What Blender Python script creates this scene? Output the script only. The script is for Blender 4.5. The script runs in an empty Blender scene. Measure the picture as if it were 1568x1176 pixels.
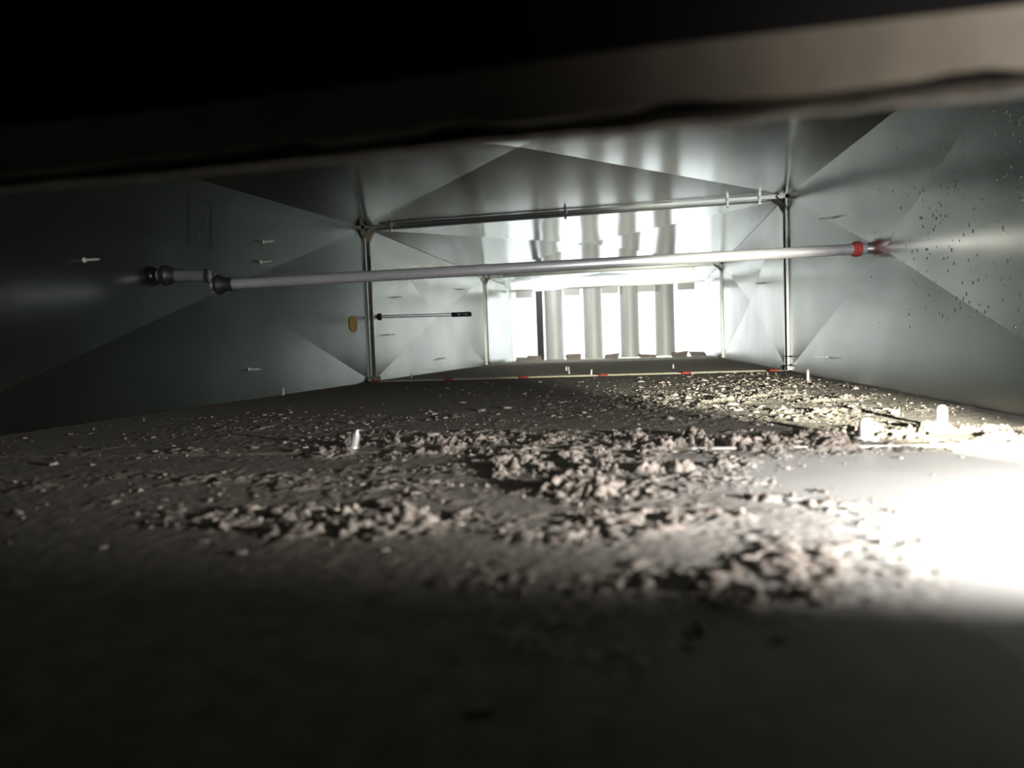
import bpy, bmesh, math, random
import numpy as np
from mathutils import Vector, Matrix
random.seed(4); rng=np.random.default_rng(7)
XL,XR,H=-0.9003,0.4185,0.5107
J0,J1,J2,J3=0.615,2.1254,3.8224,4.62
scn=bpy.context.scene
scn.view_settings.view_transform='Standard'
scn.view_settings.look='None'

# ---------------- materials ----------------
def newmat(name):
    m=bpy.data.materials.new(name); m.use_nodes=True
    nt=m.node_tree; b=nt.nodes['Principled BSDF']
    return m,nt,b
def noise(nt,scale,detail=6,rough=.6,stretch=(1,1,1)):
    tc=nt.nodes.new('ShaderNodeTexCoord'); mp=nt.nodes.new('ShaderNodeMapping')
    mp.inputs['Scale'].default_value=stretch
    n=nt.nodes.new('ShaderNodeTexNoise'); n.inputs['Scale'].default_value=scale
    n.inputs['Detail'].default_value=detail; n.inputs['Roughness'].default_value=rough
    nt.links.new(tc.outputs['Object'],mp.inputs[0]); nt.links.new(mp.outputs[0],n.inputs['Vector'])
    return n.outputs['Fac']
def ramp(nt,fac,stops):
    r=nt.nodes.new('ShaderNodeValToRGB'); cr=r.color_ramp
    while len(cr.elements)<len(stops): cr.elements.new(.5)
    for e,(p,c) in zip(cr.elements,stops):
        e.position=p; e.color=(c[0],c[1],c[2],1) if hasattr(c,'__len__') else (c,c,c,1)
    nt.links.new(fac,r.inputs[0]); return r.outputs[0]
def bump(nt,b,fac,strength,dist=.002):
    n=nt.nodes.new('ShaderNodeBump'); n.inputs['Strength'].default_value=strength
    n.inputs['Distance'].default_value=dist
    nt.links.new(fac,n.inputs['Height']); nt.links.new(n.outputs[0],b.inputs['Normal'])
def galv(name,c1,c2,r1,r2,metal=.85,bs=.15,bscale=5,bd=.004,st=(1,1,1)):
    m,nt,b=newmat(name)
    n=noise(nt,5,3,.5)
    nt.links.new(ramp(nt,n,[(.25,c1),(.75,c2)]),b.inputs['Base Color'])
    n2=noise(nt,6,2,.4)
    nt.links.new(ramp(nt,n2,[(.1,r1),(.9,r2)]),b.inputs['Roughness'])
    b.inputs['Metallic'].default_value=metal
    bump(nt,b,noise(nt,bscale,0,.4,st),bs,bd)
    return m
M_wallL=galv('galvanised_wall_shade',(.095,.108,.102),(.135,.150,.140),.20,.26,.95,.35)  # darker copy of the wall metal, shade put into the colour
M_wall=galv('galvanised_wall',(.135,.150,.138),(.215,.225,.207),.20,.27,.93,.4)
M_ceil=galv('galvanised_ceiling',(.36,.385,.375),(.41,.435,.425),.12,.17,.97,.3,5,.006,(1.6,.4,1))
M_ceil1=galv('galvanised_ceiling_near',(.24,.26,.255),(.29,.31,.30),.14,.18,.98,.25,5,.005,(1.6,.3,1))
M_flange=galv('galvanised_flange',(.34,.36,.34),(.46,.48,.46),.25,.4,.9)
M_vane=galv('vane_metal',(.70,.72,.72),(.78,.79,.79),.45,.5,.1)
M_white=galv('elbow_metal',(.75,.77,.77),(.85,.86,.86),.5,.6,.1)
def plain(name,col,rough=.5,metal=0,var=.25,scale=40,bs=0.2,attr=None,thin=None):
    m,nt,b=newmat(name)
    n=noise(nt,scale,5,.6)
    lo=[c*(1-var) for c in col]; hi=[min(1,c*(1+var)) for c in col]
    c=ramp(nt,n,[(.3,lo),(.7,hi)])
    if attr:
        a=nt.nodes.new('ShaderNodeAttribute'); a.attribute_name=attr
        mx=nt.nodes.new('ShaderNodeMix'); mx.data_type='RGBA'
        nt.links.new(a.outputs['Fac'],mx.inputs[0]); nt.links.new(c,mx.inputs[6]); mx.inputs[7].default_value=(*thin,1)
        c=mx.outputs[2]
    nt.links.new(c,b.inputs['Base Color'])
    b.inputs['Roughness'].default_value=rough; b.inputs['Metallic'].default_value=metal
    bump(nt,b,n,bs,.001)
    return m
M_floor=plain('dusted_floor_metal',(.56,.55,.52),.5,.1,.10,9,.1)
M_dust=plain('dust_layer',(.165,.148,.12),.95,0,.3,70,.8,'thin',(.48,.465,.435))
M_clump=plain('lint_clump',(.29,.25,.215),1,0,.6,260,1)
M_debris=plain('lint_debris',(.33,.285,.25),1,0,.6,260,1)
M_tube=plain('tube_metal',(.90,.90,.94),.32,.7,.06,60,.1)
M_sleeve=plain('sleeve_metal',(.40,.40,.42),.34,.7,.08,60,.1)
M_black=plain('black_rubber',(.02,.02,.025),.45)
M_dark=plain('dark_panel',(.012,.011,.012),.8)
M_gasket=plain('gasket_tape',(.52,.46,.38),.85,0,.22,30,.5)
M_edge=plain('dirty_metal_edge',(.13,.115,.09),.7,0,.5,90,.5)
M_red=plain('red_sealant',(.34,.045,.035),.7)
M_pin=plain('zinc_pin',(.8,.8,.78),.35,.6,.1)
M_wpin=plain('white_bolt',(.85,.85,.8),.5,0,.05)
M_yel=plain('sticker_yellow',(.50,.33,.05),.6)
M_ink=plain('ink_stamp',(.04,.044,.044),.5,.5)
M_seal=plain('joint_sealant',(.33,.31,.23),.7)

# ---------------- mesh helpers ----------------
def mk(name,v,f,mats,parent=None,smooth=False,mi=None):
    me=bpy.data.meshes.new(name); me.from_pydata([tuple(p) for p in v],[],f); me.update()
    ms=mats if isinstance(mats,(list,tuple)) else [mats]
    for m in ms: me.materials.append(m)
    if mi: me.polygons.foreach_set('material_index',mi)
    if smooth: me.polygons.foreach_set('use_smooth',[True]*len(me.polygons))
    o=bpy.data.objects.new(name,me); scn.collection.objects.link(o)
    if parent: o.parent=parent
    return o
def empty(name):
    o=bpy.data.objects.new(name,None); scn.collection.objects.link(o); o.empty_display_size=.05; return o
class B:
    def __init__(s): s.v=[];s.f=[];s.mi=[]
    def add(s,v,f,m=0):
        k=len(s.v); s.v+=[tuple(p) for p in v]; s.f+=[tuple(i+k for i in q) for q in f]; s.mi+=[m]*len(f)
    def box(s,a,b,m=0):
        x0,y0,z0=a;x1,y1,z1=b
        s.add([(x0,y0,z0),(x1,y0,z0),(x1,y1,z0),(x0,y1,z0),(x0,y0,z1),(x1,y0,z1),(x1,y1,z1),(x0,y1,z1)],
              [(0,3,2,1),(4,5,6,7),(0,1,5,4),(1,2,6,5),(2,3,7,6),(3,0,4,7)],m)
    def lathe(s,p0,p1,prof,n=24,m=0):
        p0=Vector(p0);p1=Vector(p1);d=(p1-p0).normalized()
        a=d.orthogonal().normalized();b=d.cross(a)
        v=[]
        for t,r in prof:
            for i in range(n):
                an=2*math.pi*i/n; v.append(p0+d*t+(a*math.cos(an)+b*math.sin(an))*r)
        f=[]
        for j in range(len(prof)-1):
            for i in range(n):
                f.append((j*n+i,j*n+(i+1)%n,(j+1)*n+(i+1)%n,(j+1)*n+i))
        f.append(tuple(range(n-1,-1,-1))); f.append(tuple((len(prof)-1)*n+i for i in range(n)))
        s.add(v,f,m)
    def obj(s,name,mats,parent=None,smooth=False): return mk(name,s.v,s.f,mats,parent,smooth,s.mi)
def autosmooth(o,ang=40):
    me=o.data
    me.polygons.foreach_set('use_smooth',[True]*len(me.polygons))
    bm=bmesh.new(); bm.from_mesh(me)
    for e in bm.edges:
        e.smooth = len(e.link_faces)==2 and e.calc_face_angle(0)<math.radians(ang)
    bm.to_mesh(me); bm.free()

# ---------------- duct shell : cross-broken panels ----------------
joints=[-1.0,J0,J1,J2,J3]
BR=.022
def panels(name,mat,fn,normal,js=joints,br=BR,mids=(0,0,0,0)):
    b=B()
    for k,(y0,y1) in enumerate(zip(js[:-1],js[1:])):
        c=[fn(0,y0),fn(1,y0),fn(1,y1),fn(0,y1)]
        ctr=sum((Vector(p) for p in c),Vector())/4+Vector(normal)*br
        b.add(c+[ctr],[(0,1,4),(1,2,4),(2,3,4),(3,0,4)],mids[k])
    return b.obj(name,mat)
def woff(y,z):
    for y0,y1 in zip(joints[:-1],joints[1:]):
        if y0<=y<=y1:
            u=abs(y-(y0+y1)/2)/((y1-y0)/2); v=abs(z-H/2)/(H/2); return BR*(1-max(u,v))
    return 0
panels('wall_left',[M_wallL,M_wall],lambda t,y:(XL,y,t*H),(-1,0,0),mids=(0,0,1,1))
panels('wall_right',M_wall,lambda t,y:(XR,y,t*H),(1,0,0))
CZ={-1.0:H-.070,J0:H-.070,J1:H,J2:H,J3:H}
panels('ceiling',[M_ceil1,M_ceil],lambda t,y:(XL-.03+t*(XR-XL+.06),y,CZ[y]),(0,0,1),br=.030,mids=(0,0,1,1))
panels('floor',M_floor,lambda t,y:(XL+t*(XR-XL),y,0),(0,0,-1),br=.002)

def joint_frame(y,w=.034,t=.006):
    e=empty('duct_joint_frame'); b=B()
    for (a,c) in ((-w/2-.006,-w/2),(w/2,w/2+.006)):
        b.box((XL,y+a,0),(XL+t,y+c,H)); b.box((XR-t,y+a,0),(XR,y+c,H))
        b.box((XL,y+a,H-t),(XR,y+c,H)); b.box((XL,y+a,0),(XR,y+c,.0030),1)
    b.obj('flange_lips',[M_flange,M_seal],e)
    b=B()
    b.box((XL,y-w/2,0),(XL+.002,y+w/2,H)); b.box((XR-.002,y-w/2,0),(XR,y+w/2,H)); b.box((XL,y-w/2,H-.002),(XR,y+w/2,H))
    b.obj('flange_web',M_edge,e)
    b=B()
    for sx in (0,1):
        for sz in (0,1):
            x=XL if sx==0 else XR; z=0 if sz==0 else H; dx=1 if sx==0 else -1; dz=1 if sz==0 else -1
            L=.05 if sz else .02
            pts=[]
            n=14
            for i in range(n):
                yy=y-.03+.06*i/(n-1); r=.012+.006*random.random()
                pts+= [(x,yy,z+dz*(L*(.6+.5*random.random()))),(x+dx*r,yy,z+dz*r),(x+dx*L*(.6+.5*random.random()),yy,z)]
            f=[]
            for i in range(n-1):
                for k in (0,1): f.append((3*i+k,3*i+k+1,3*i+3+k+1,3*i+3+k))
            b.add(pts,f)
    b.obj('corner_sealant',M_seal,e,True)
    b=B()
    b.lathe((XL+.06,y-.030,H-.010),(XR-.06,y-.030,H-.010),[(0,.0032),(XR-XL-.12,.0032)],12)
    for x in (XL+.10,-.23,.25,.34):
        b.box((x-.003,y-.036,H-.022),(x+.003,y-.022,H-.001))
    b.obj('tie_rod',M_flange,e)
    return e
for y in (J1,J2): joint_frame(y)
b=B()
def seamy(x): return .584+(x-XL)/(XR-XL)*.056
for xa,xb,m in ((XL,.04,1),(.04,XR,0)):
    ya,yb=seamy(xa),seamy(xb)
    b.add([(xa,ya,.001),(xb,yb,.001),(xb,yb+.003,.0030),(xa,ya+.003,.0030),(xb,yb+.006,.001),(xa,ya+.006,.001)],[(0,1,2,3),(3,2,4,5)],m)
b.obj('trim_floor_seam',[M_floor,M_edge])

# ---------------- dust and debris ----------------
def vnoise(x,y,seed):
    r=np.random.default_rng(seed); T=r.random((256,256))
    xi=np.floor(x).astype(int); yi=np.floor(y).astype(int); fx=x-xi; fy=y-yi
    fx=fx*fx*(3-2*fx); fy=fy*fy*(3-2*fy)
    a=T[xi%256,yi%256];b_=T[(xi+1)%256,yi%256];c=T[xi%256,(yi+1)%256];d=T[(xi+1)%256,(yi+1)%256]
    return (a*(1-fx)+b_*fx)*(1-fy)+(c*(1-fx)+d*fx)*fy
def fbm(x,y,s,oct=4,seed=1):
    # rotate each octave so the lattice does not show
    o=0;a=1;t=0
    for i in range(oct):
        an=.6+i*1.1; xr=x*math.cos(an)-y*math.sin(an); yr=x*math.sin(an)+y*math.cos(an)
        o=o+a*vnoise(xr*s+13.1*i+500,yr*s+7.7*i+500,seed+i); t+=a; a*=.58; s*=2.05
    return o/t
blobs=[(-.10,.66,.18,.07,1.),(-.03,.52,.11,.08,1.),(.10,.69,.10,.05,1.2),(.0,.31,.05,.06,1.2),(-.19,.365,.07,.024,1.1),
       (-.35,.64,.20,.03,.5),(.12,1.15,.18,.25,.5),(-.42,.88,.22,.10,.25),(.05,.40,.06,.07,.8),(-.33,.45,.14,.06,.25),
       (.27,.72,.12,.03,1.),(.25,1.5,.12,.35,.35)]
def dens(x,y):
    D=np.zeros_like(x)
    for cx,cy,sx,sy,a in blobs:
        D=np.maximum(D,a*np.exp(-.5*(((x-cx)/sx)**2+((y-cy)/sy)**2)))
    m=fbm(x*.8,y*1.4,16,4,21)
    D=D*np.clip((m-.34)*3.6,0,1.5)
    wob_=.07*(fbm(x,y,16,4,77)-.5)
    yy=1/(1+np.exp((y-.60)/.015))
    bare=1/(1+np.exp(-(x+wob_-.115)/.022))*yy
    thin=1/(1+np.exp(-(x+wob_*1.5-.05)/.035))*yy
    return D*(1-.93*bare),bare,thin
ys=[.10]
while ys[-1]<J1-.04: ys.append(ys[-1]+max(.0016,.0038*ys[-1]))
ys=np.array(ys); dx_=.0017; xs=np.arange(XL+.001,XR-.001,dx_)
X,Y=np.meshgrid(xs,ys)
D,bare,thin=dens(X,Y)
fine=fbm(X,Y,240,3,3); med=fbm(X,Y,58,5,9); low=fbm(X,Y,6,3,15)
lump=np.clip(fine*.45+med*1.05-.74,0,1); lump=lump/(1+2.0*lump)
Z=.0006+.0012*(low-.45)+.0008*(fine-.5)+np.clip(D,0,1.2)*.050*lump*np.clip(Y/.5,.45,1.1) -.0035*bare
nx,ny=len(xs),len(ys)
co=np.stack([X,Y,Z],-1).reshape(-1,3)
idx=np.arange(nx*ny).reshape(ny,nx)
t1=np.stack([idx[:-1,:-1],idx[:-1,1:],idx[1:,1:]],-1).reshape(-1,3)
t2=np.stack([idx[:-1,:-1],idx[1:,1:],idx[1:,:-1]],-1).reshape(-1,3)
cl=((D*lump)[:-1,:-1]>.030).reshape(-1).astype(np.int32)
def mesh_np(name,co,faces,mats,smooth,mi=None):
    me=bpy.data.meshes.new(name); n=faces.shape[1]
    me.vertices.add(len(co)); me.vertices.foreach_set('co',co.astype(np.float32).ravel())
    me.loops.add(faces.size); me.loops.foreach_set('vertex_index',faces.astype(np.int32).ravel())
    me.polygons.add(len(faces)); me.polygons.foreach_set('loop_start',(np.arange(len(faces))*n).astype(np.int32))
    me.update(calc_edges=True)
    for m in mats: me.materials.append(m)
    me.polygons.foreach_set('use_smooth',smooth)
    if mi is not None: me.polygons.foreach_set('material_index',mi)
    me.update()
    o=bpy.data.objects.new(name,me); scn.collection.objects.link(o); return o
ys2=np.arange(J1+.03,4.40,.03); xs2=np.arange(XL+.002,XR,.02)
X2,Y2=np.meshgrid(xs2,ys2); Z2=.0008+.002*fbm(X2,Y2,9,3,33)
idx=np.arange(len(xs2)*len(ys2)).reshape(len(ys2),len(xs2))
q2=np.stack([idx[:-1,:-1],idx[:-1,1:],idx[1:,1:],idx[1:,:-1]],-1).reshape(-1,4)
M_dust2=plain('fine_dust',(.50,.46,.38),.9,0,.15,30,.3)
mesh_np('fine_dust_layer',np.stack([X2,Y2,Z2],-1).reshape(-1,3),q2,[M_dust2],np.ones(len(q2),bool))

bm=bmesh.new(); bmesh.ops.create_icosphere(bm,subdivisions=2,radius=1)
base=np.array([v.co[:] for v in bm.verts]); bf=np.array([[v.index for v in f.verts] for f in bm.faces]); bm.free()
N=260000
px=rng.uniform(XL+.02,XR-.02,N); py=rng.uniform(.17,2.05,N)
Dp,bp,_=dens(px,py)
keep=rng.random(N)<np.clip(Dp,0,1)*.30+.0018*(1-bp)+.0010
for bx,by in ((.300,.765),(.203,.683)): keep&=((px-bx)**2+(py-by)**2)>.013**2
px,py,Dp=px[keep],py[keep],Dp[keep]
n=len(px)
size=np.clip(rng.lognormal(np.log(.00060),.7,n),.00030,.0036)*(1+.4*np.clip(py-.6,0,1))
allv=np.empty((n,len(base),3)); 
hz=np.interp(py,ys,np.arange(ny)).astype(int); hx=np.clip(((px-xs[0])/dx_).astype(int),0,nx-1)
zg=np.maximum(Z[hz,hx],0)
for i in range(n):
    w=rng.random(len(base))*1.0+.3
    s=np.array([1+1.7*rng.random(),.6+.6*rng.random(),.40+.5*rng.random()])
    v=base*w[:,None]*s*size[i]
    a=rng.random()*6.283; c_,s_=math.cos(a),math.sin(a); R=np.array([[c_,-s_,0],[s_,c_,0],[0,0,1]])
    t=rng.normal(0,.6); T=np.array([[1,0,0],[0,math.cos(t),-math.sin(t)],[0,math.sin(t),math.cos(t)]])
    allv[i]=v@T.T@R.T+np.array([px[i],py[i],zg[i]+size[i]*.2])
ff=(bf[None]+(np.arange(n)*len(base))[:,None,None]).reshape(-1,3)+len(co)
F=np.concatenate([t1,t2,ff]); k0=len(t1)+len(t2)
mi=np.zeros(len(F),np.int32); mi[:len(t1)]=cl; mi[len(t1):k0]=cl; mi[k0:]=2
o=mesh_np('dust_debris',np.concatenate([co,allv.reshape(-1,3)]),F,[M_dust,M_clump,M_debris],np.ones(len(F),bool),mi)
at=o.data.attributes.new('thin','FLOAT','POINT')
tv=np.zeros(len(o.data.vertices),np.float32); tv[:len(co)]=thin.reshape(-1); at.data.foreach_set('value',tv)
print('flakes',n)

# ---------------- conduit tube across the duct ----------------
e=empty('conduit_tube')
A=Vector((-.815,1.170,.240)); C=Vector((XR,1.46,.270)); L=(C-A).length
dd=(C-A).normalized(); Cx=C+dd*.018
b=B(); b.lathe(A,Cx,[(0,.0098),(.002,.0108),(L+.018,.0108)],32); o=b.obj('tube',M_tube,e); autosmooth(o)
b=B(); b.lathe(A+(C-A)*.006,C,[(0,.010),(.0,.017),(.004,.0195),(.008,.0185),(.016,.0135),(.030,.0125),(.032,.0105)],28); autosmooth(b.obj('rubber_grommet',M_black,e))
W0=Vector((XL-.014,1.147,.262)); W1=Vector((-.823,1.168,.258)); Lw=(W1-W0).length
b=B(); b.lathe(W0,W1,[(0,.0115),(Lw,.0115)],28); autosmooth(b.obj('sleeve_and_reflection',M_sleeve,e))  # lengthened to include its own reflection in the wall
b=B(); b.lathe(W0+(W1-W0)*.12,W1,[(0,.019),(.007,.0195),(.010,.017),(.022,.0135),(.023,.0115)],28)  # solid black ring modelled in place of the grommet's reflection in the wall
b.lathe(W1,W1+(W1-W0),[(-.003,.0118),(-.003,.0125),(.003,.0120),(.004,.009)],28); autosmooth(b.obj('grommet_reflection',M_black,e))  # black end ring put in to darken the bright lit end
b=B(); b.lathe(C+dd*.006,A,[(0,.0115),(0,.0150),(.010,.0150),(.012,.0125),(.015,.012),(.016,.0108)],28); autosmooth(b.obj('red_washer',M_red,e))

# ---------------- sensor probe ----------------
e=empty('duct_sensor_probe')
P0=Vector((XL-.002,2.22,.222)); P1=Vector((-.600,2.325,.222)); L=(P1-P0).length
b=B(); b.lathe(P0,P1,[(0,.0055),(L-.07,.0055)],20); autosmooth(b.obj('probe_stem',M_tube,e))
d=(P1-P0).normalized()
b=B(); b.lathe(P0,P1,[(0,.012),(.006,.012),(.007,.006)],20); b.lathe(P1-d*.072,P1,[(0,.006),(.003,.0085),(.066,.0085),(.072,.006)],20)
autosmooth(b.obj('probe_filter_cap',M_black,e))
b=B()
for k in (.02,.045):
    c=P1-d*k; b.box((c.x-.006,c.y-.0092,c.z-.003),(c.x+.006,c.y-.0070,c.z+.003))
b.obj('filter_slots',M_pin,e)

# ---------------- screws, pins ----------------
def screw(bb,p,dirv,L,r,m=0):
    p=Vector(p); d=Vector(dirv).normalized(); q_=p+d*L
    bb.lathe(p,q_,[(0,r*2.1),(r*.7,r*2.1),(r*.9,r)]+sum([[(r*.9+(L-2*r)*k/10,r*1.12),(r*.9+(L-2*r)*(k+.5)/10,r*.85)] for k in range(1,10)],[])+[(L,r*.3)],10,m)
b=B()
for y,z in ((.97,.27),(1.52,.38),(1.51,.33),(1.42,.07),(2.38,.30),(2.29,.16),(2.9,.06),(3.3,.40)):
    screw(b,(XL-woff(y,z)-.001,y,z),(1,.05,0),.030,.0022)
b.obj('screw_tips',M_pin)
b=B()
for y,z in ((1.68,.37),(1.70,.05),(2.6,.30)): screw(b,(XR+woff(y,z)+.001,y,z),(-1,.05,0),.030,.0022)
b.obj('screw_tips.001',M_pin)
b=B()
for x,y,L,r,t in ((.36,1.616,.027,.0032,0),(-.885,1.526,.022,.003,.1),(-.82,2.284,.022,.003,0),(-.255,2.296,.028,.003,-.1),(-.17,2.156,.022,.003,.1),
                (-.299,.647,.022,.0040,.25),(-.30,2.6,.02,.003,0),(.1,2.5,.02,.003,0)):
    screw(b,(x,y,-.001),(t,0,1),L,r)
b.obj('floor_pins',M_pin)
b=B()
for x,y,L,r in ((.300,.765,.024,.0050),(.203,.683,.021,.0062)):
    b.lathe((x,y,0),(x,y,L),[(0,r*1.7),(.003,r*1.7),(.0035,r),(L-.004,r),(L-.001,r*.7),(L,r*.3)],18)
o=b.obj('white_bolts',M_wpin); autosmooth(o)
b=B()
for i in range(6):
    x=-.878+.25*i; r=.009
    for k in range(3):
        b.lathe((x+(k-1)*.006,J1-.026+random.uniform(-.003,.003),.000),(x+(k-1)*.006+.001,J1-.026,.01),[(0,r),(.003,r*.95),(.006,r*.6),(.0075,r*.1)],12)
b.obj('red_sealant_dabs',M_red,smooth=True)

# ---------------- sticker, stamp on left wall ----------------
def wx(y,z,off=.0015): return XL-woff(y,z)+off
b=B(); n=28; cy,cz=2.0,.19
pts=[(wx(cy,cz),cy,cz)]+[(wx(cy+.030*math.cos(2*math.pi*i/n),cz+.026*math.sin(2*math.pi*i/n)),cy+.030*math.cos(2*math.pi*i/n),cz+.026*math.sin(2*math.pi*i/n)) for i in range(n)]
b.add(pts,[(0,1+i,1+(i+1)%n) for i in range(n)])
b.obj('round_sticker',M_yel)
b=B()
def bar(y0,z0,y1,z1):
    b.add([(wx(y,z,.001),y,z) for y,z in ((y0,z0),(y1,z0),(y1,z1),(y0,z1))],[(0,1,2,3)])
a0,a1,c0,c1=1.24,1.32,.335,.435; t=.0014
bar(a0,c0,a1,c0+t);bar(a0,c1-t,a1,c1);bar(a0,c0,a0+t,c1);bar(a1-t,c0,a1,c1)
a0+=.006;a1-=.006;c0+=.005;c1-=.005;t=.0009
bar(a0,c0,a1,c0+t);bar(a0,c1-t,a1,c1);bar(a0,c0,a0+t,c1);bar(a1-t,c0,a1,c1)
for k in range(2):
    yy=a0+.018+k*.024; z=c0+.014
    while z<c1-.022:
        l=random.uniform(.003,.008); bar(yy,z,yy+.0015,z+l)
        if random.random()<.5: bar(yy,z,yy+.006,z+.0010)
        z+=l+.005
b.obj('maker_stamp',M_ink)

# ---------------- turning vanes and elbow ----------------
e=empty('turning_vanes')
YV=4.45
def vane(xc,w=.125,z0=.007,z1=.467,y=YV):
    n=14; outer=[];inner=[]
    for i in range(n+1):
        a=math.pi*(1-i/n)
        outer.append((xc+w/2*math.cos(a),y-.050*math.sin(a)+.05))
    for i in range(n+1):
        a=math.pi*i/n
        inner.append((xc+w/2*.97*math.cos(a),y+.05+.012*math.sin(a)))
    ring=outer+inner[1:-1]; m=len(ring)
    v=[(p[0],p[1],z0) for p in ring]+[(p[0],p[1],z1) for p in ring]
    f=[(i,(i+1)%m,(i+1)%m+m,i+m) for i in range(m)]+[tuple(range(m-1,-1,-1)),tuple(range(m,2*m))]
    return v,f
b=B()
for xc in (-.591,-.332,-.093,.133): b.add(*vane(xc))
autosmooth(b.obj('vane_blades',M_vane,e),50)
b=B(); b.box((-.705,YV+.01,.007),(-.662,YV+.03,.465)); b.obj('dark_gap_strip',M_black,e)  # black strip put in for the darkness of a thin gap
b=B()
b.box((XL+.02,YV-.005,.468),(XR-.03,YV+.10,.482)); b.box((XL+.02,YV+.0,.001),(XR-.03,YV+.10,.006))
b.obj('vane_rails',M_flange,e)
b=B()
for x in (-.78,-.46,-.21,.02,.27):
    b.box((x-.055,YV-.02,.425),(x+.05,YV+.03,.467))
b.obj('rail_tabs',M_vane,e)
b=B()
for x in (-.80,-.72,-.46,-.21,.02,.22,.33):
    k=len(b.v); b.box((x-.05,YV-.035,.002),(x+.045,YV+.03,.022+.014*random.random()))
    for i in range(k,len(b.v)):
        p=b.v[i]; b.v[i]=(p[0]+random.uniform(-.012,.012),p[1]+random.uniform(-.01,.01),p[2]*(1+random.uniform(-.3,.3)))
b.obj('rail_feet',M_debris,e)
YE=5.35
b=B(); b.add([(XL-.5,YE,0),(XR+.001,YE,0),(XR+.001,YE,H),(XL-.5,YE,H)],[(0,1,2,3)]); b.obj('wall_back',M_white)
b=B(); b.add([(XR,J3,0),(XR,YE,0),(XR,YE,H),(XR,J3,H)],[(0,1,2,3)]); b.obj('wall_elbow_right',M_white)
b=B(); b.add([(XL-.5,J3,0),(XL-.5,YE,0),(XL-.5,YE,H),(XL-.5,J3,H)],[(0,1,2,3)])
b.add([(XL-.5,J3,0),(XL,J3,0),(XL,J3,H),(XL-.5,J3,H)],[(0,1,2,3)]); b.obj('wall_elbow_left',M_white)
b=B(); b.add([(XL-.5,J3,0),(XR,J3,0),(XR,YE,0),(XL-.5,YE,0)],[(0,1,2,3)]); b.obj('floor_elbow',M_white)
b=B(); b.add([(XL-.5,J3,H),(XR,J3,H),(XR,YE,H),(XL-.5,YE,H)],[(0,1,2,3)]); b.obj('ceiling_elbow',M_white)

# ---------------- near access opening lip ----------------
e=empty('access_opening_lip')
n=160; b=B()
def strip(y0,zf0,zf1,y1,xa=XL,xb=XR):
    v=[];f=[]
    for i in range(n+1):
        x=xa+(xb-xa)*i/n
        v+=[(x,y0,zf0(x)),(x,y0,zf1(x)),(x,y1,zf1(x)),(x,y1,zf0(x))]
    for i in range(n):
        k=4*i
        for j in range(4): f.append((k+j,k+(j+1)%4,k+4+(j+1)%4,k+4+j))
    return v,f
nz=[random.uniform(-1,1) for _ in range(400)]
def wob(x,k,a): 
    t=(x+2)*k; i=int(t); u=t-i; return a*(nz[i%400]*(1-u)+nz[(i+1)%400]*u)
notch=lambda x: .0022*(math.exp(-((x+.110)/.006)**2)+math.exp(-((x+.055)/.008)**2)+math.exp(-((x-.010)/.006)**2)+math.exp(-((x-.085)/.005)**2))
b.add(*strip(.200,lambda x:.1663+wob(x,40,.0005)+notch(x),lambda x:.1832+wob(x,12,.0008),.206)); b.obj('gasket_tape',M_gasket,e)
b=B(); b.add(*strip(.203,lambda x:.1626+wob(x,90,.0006),lambda x:.1648,.209)); b.obj('metal_edge',M_edge,e)
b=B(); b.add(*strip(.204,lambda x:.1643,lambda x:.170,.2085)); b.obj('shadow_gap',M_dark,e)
b=B(); b.box((XL,.209,.166),(XR,.212,H)); b.obj('cover_plate',M_dark,e)  # near-black colour stands in for the plate lying unlit

b=B()
bmd=bmesh.new(); bmesh.ops.create_icosphere(bmd,subdivisions=2,radius=1)
dv=[v.co.copy() for v in bmd.verts]; df=[tuple(v.index for v in f.verts) for f in bmd.faces]; bmd.free()
for i in range(460):
    y=random.gauss(.93,.20); z=random.uniform(.10,.46)
    if y<.66 or y>1.6: continue
    r=random.uniform(.0008,.0024)
    b.add([(XR+woff(y,z)-p.x*r*.4,y+p.y*r,z+p.z*r*1.2) for p in dv],df)
b.obj('dirt_specks',M_wall,smooth=True)

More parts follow.
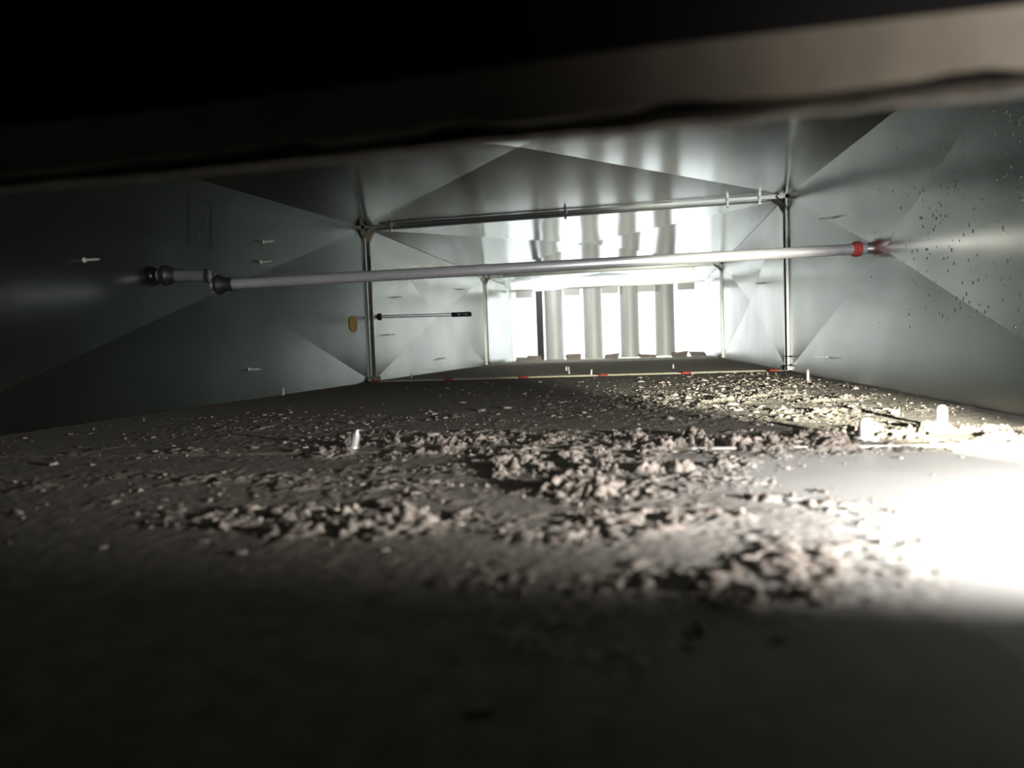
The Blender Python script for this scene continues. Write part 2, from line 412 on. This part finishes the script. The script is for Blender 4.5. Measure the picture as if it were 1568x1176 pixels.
# ---------------- lights ----------------
def spot(name,loc,tgt,W,ang,blend,rad,col=(1,.97,.9)):
    l=bpy.data.lights.new(name,'SPOT'); l.energy=W; l.spot_size=math.radians(ang); l.spot_blend=blend
    l.shadow_soft_size=rad; l.color=col
    o=bpy.data.objects.new(name,l); scn.collection.objects.link(o); o.location=loc
    o.rotation_euler=(Vector(tgt)-Vector(loc)).to_track_quat('-Z','Y').to_euler()
    return o
FL=(.37,.262,.075)
spot('flashlight_spill',FL,(.19,.59,.025),31,127,.5,.005,(1,.97,.95))
spot('flashlight_beam',FL,(.17,1.35,.06),280,30,.85,.005,(1,.97,.80))
def area(name,loc,tgt,W,sx,sy,col):
    l=bpy.data.lights.new(name,'AREA'); l.shape='RECTANGLE'; l.size=sx; l.size_y=sy; l.energy=W; l.color=col
    o=bpy.data.objects.new(name,l); scn.collection.objects.link(o); o.location=loc
    o.rotation_euler=(Vector(tgt)-Vector(loc)).to_track_quat('-Z','Y').to_euler()
area('elbow_back_light',(-.25,4.72,.49),(-.25,5.35,.18),13,1.1,.04,(.98,1,1))  # unseen lamp added to whiten the elbow wall behind the vanes
spot('vane_fill_light',(-.70,3.9,.47),(-.25,4.45,.2),4,120,.6,.02,(.98,1,1))  # added fill to brighten the vane fronts, no fixture there
spot('lip_bounce_fill',(.13,.10,.165),(.12,.2,.190),.24,110,1,.01,(1,.94,.86))  # added fill standing in for floor bounce on the near lip

w=bpy.data.worlds.new('World'); scn.world=w; w.use_nodes=True
w.node_tree.nodes['Background'].inputs[0].default_value=(.8,.75,.7,1); w.node_tree.nodes['Background'].inputs[1].default_value=.004

# ---------------- camera ----------------
yaw,pitch,roll=.1964,.0549,.0361
fw=Vector((-math.sin(yaw)*math.cos(pitch),math.cos(yaw)*math.cos(pitch),-math.sin(pitch)))
rt=Vector((math.cos(yaw),math.sin(yaw),0)); up=rt.cross(fw)
r2=rt*math.cos(roll)-up*math.sin(roll); u2=rt*math.sin(roll)+up*math.cos(roll)
cam=bpy.data.cameras.new('camera'); co_=bpy.data.objects.new('camera',cam); scn.collection.objects.link(co_)
M=Matrix((r2,u2,-fw)).transposed().to_4x4(); M.translation=Vector((0,0,.1)); co_.matrix_world=M
cam.sensor_width=36; cam.lens=1050/1600*36; cam.clip_start=.005
cam.dof.use_dof=True; cam.dof.focus_distance=1.3; cam.dof.aperture_fstop=5.5
scn.camera=co_
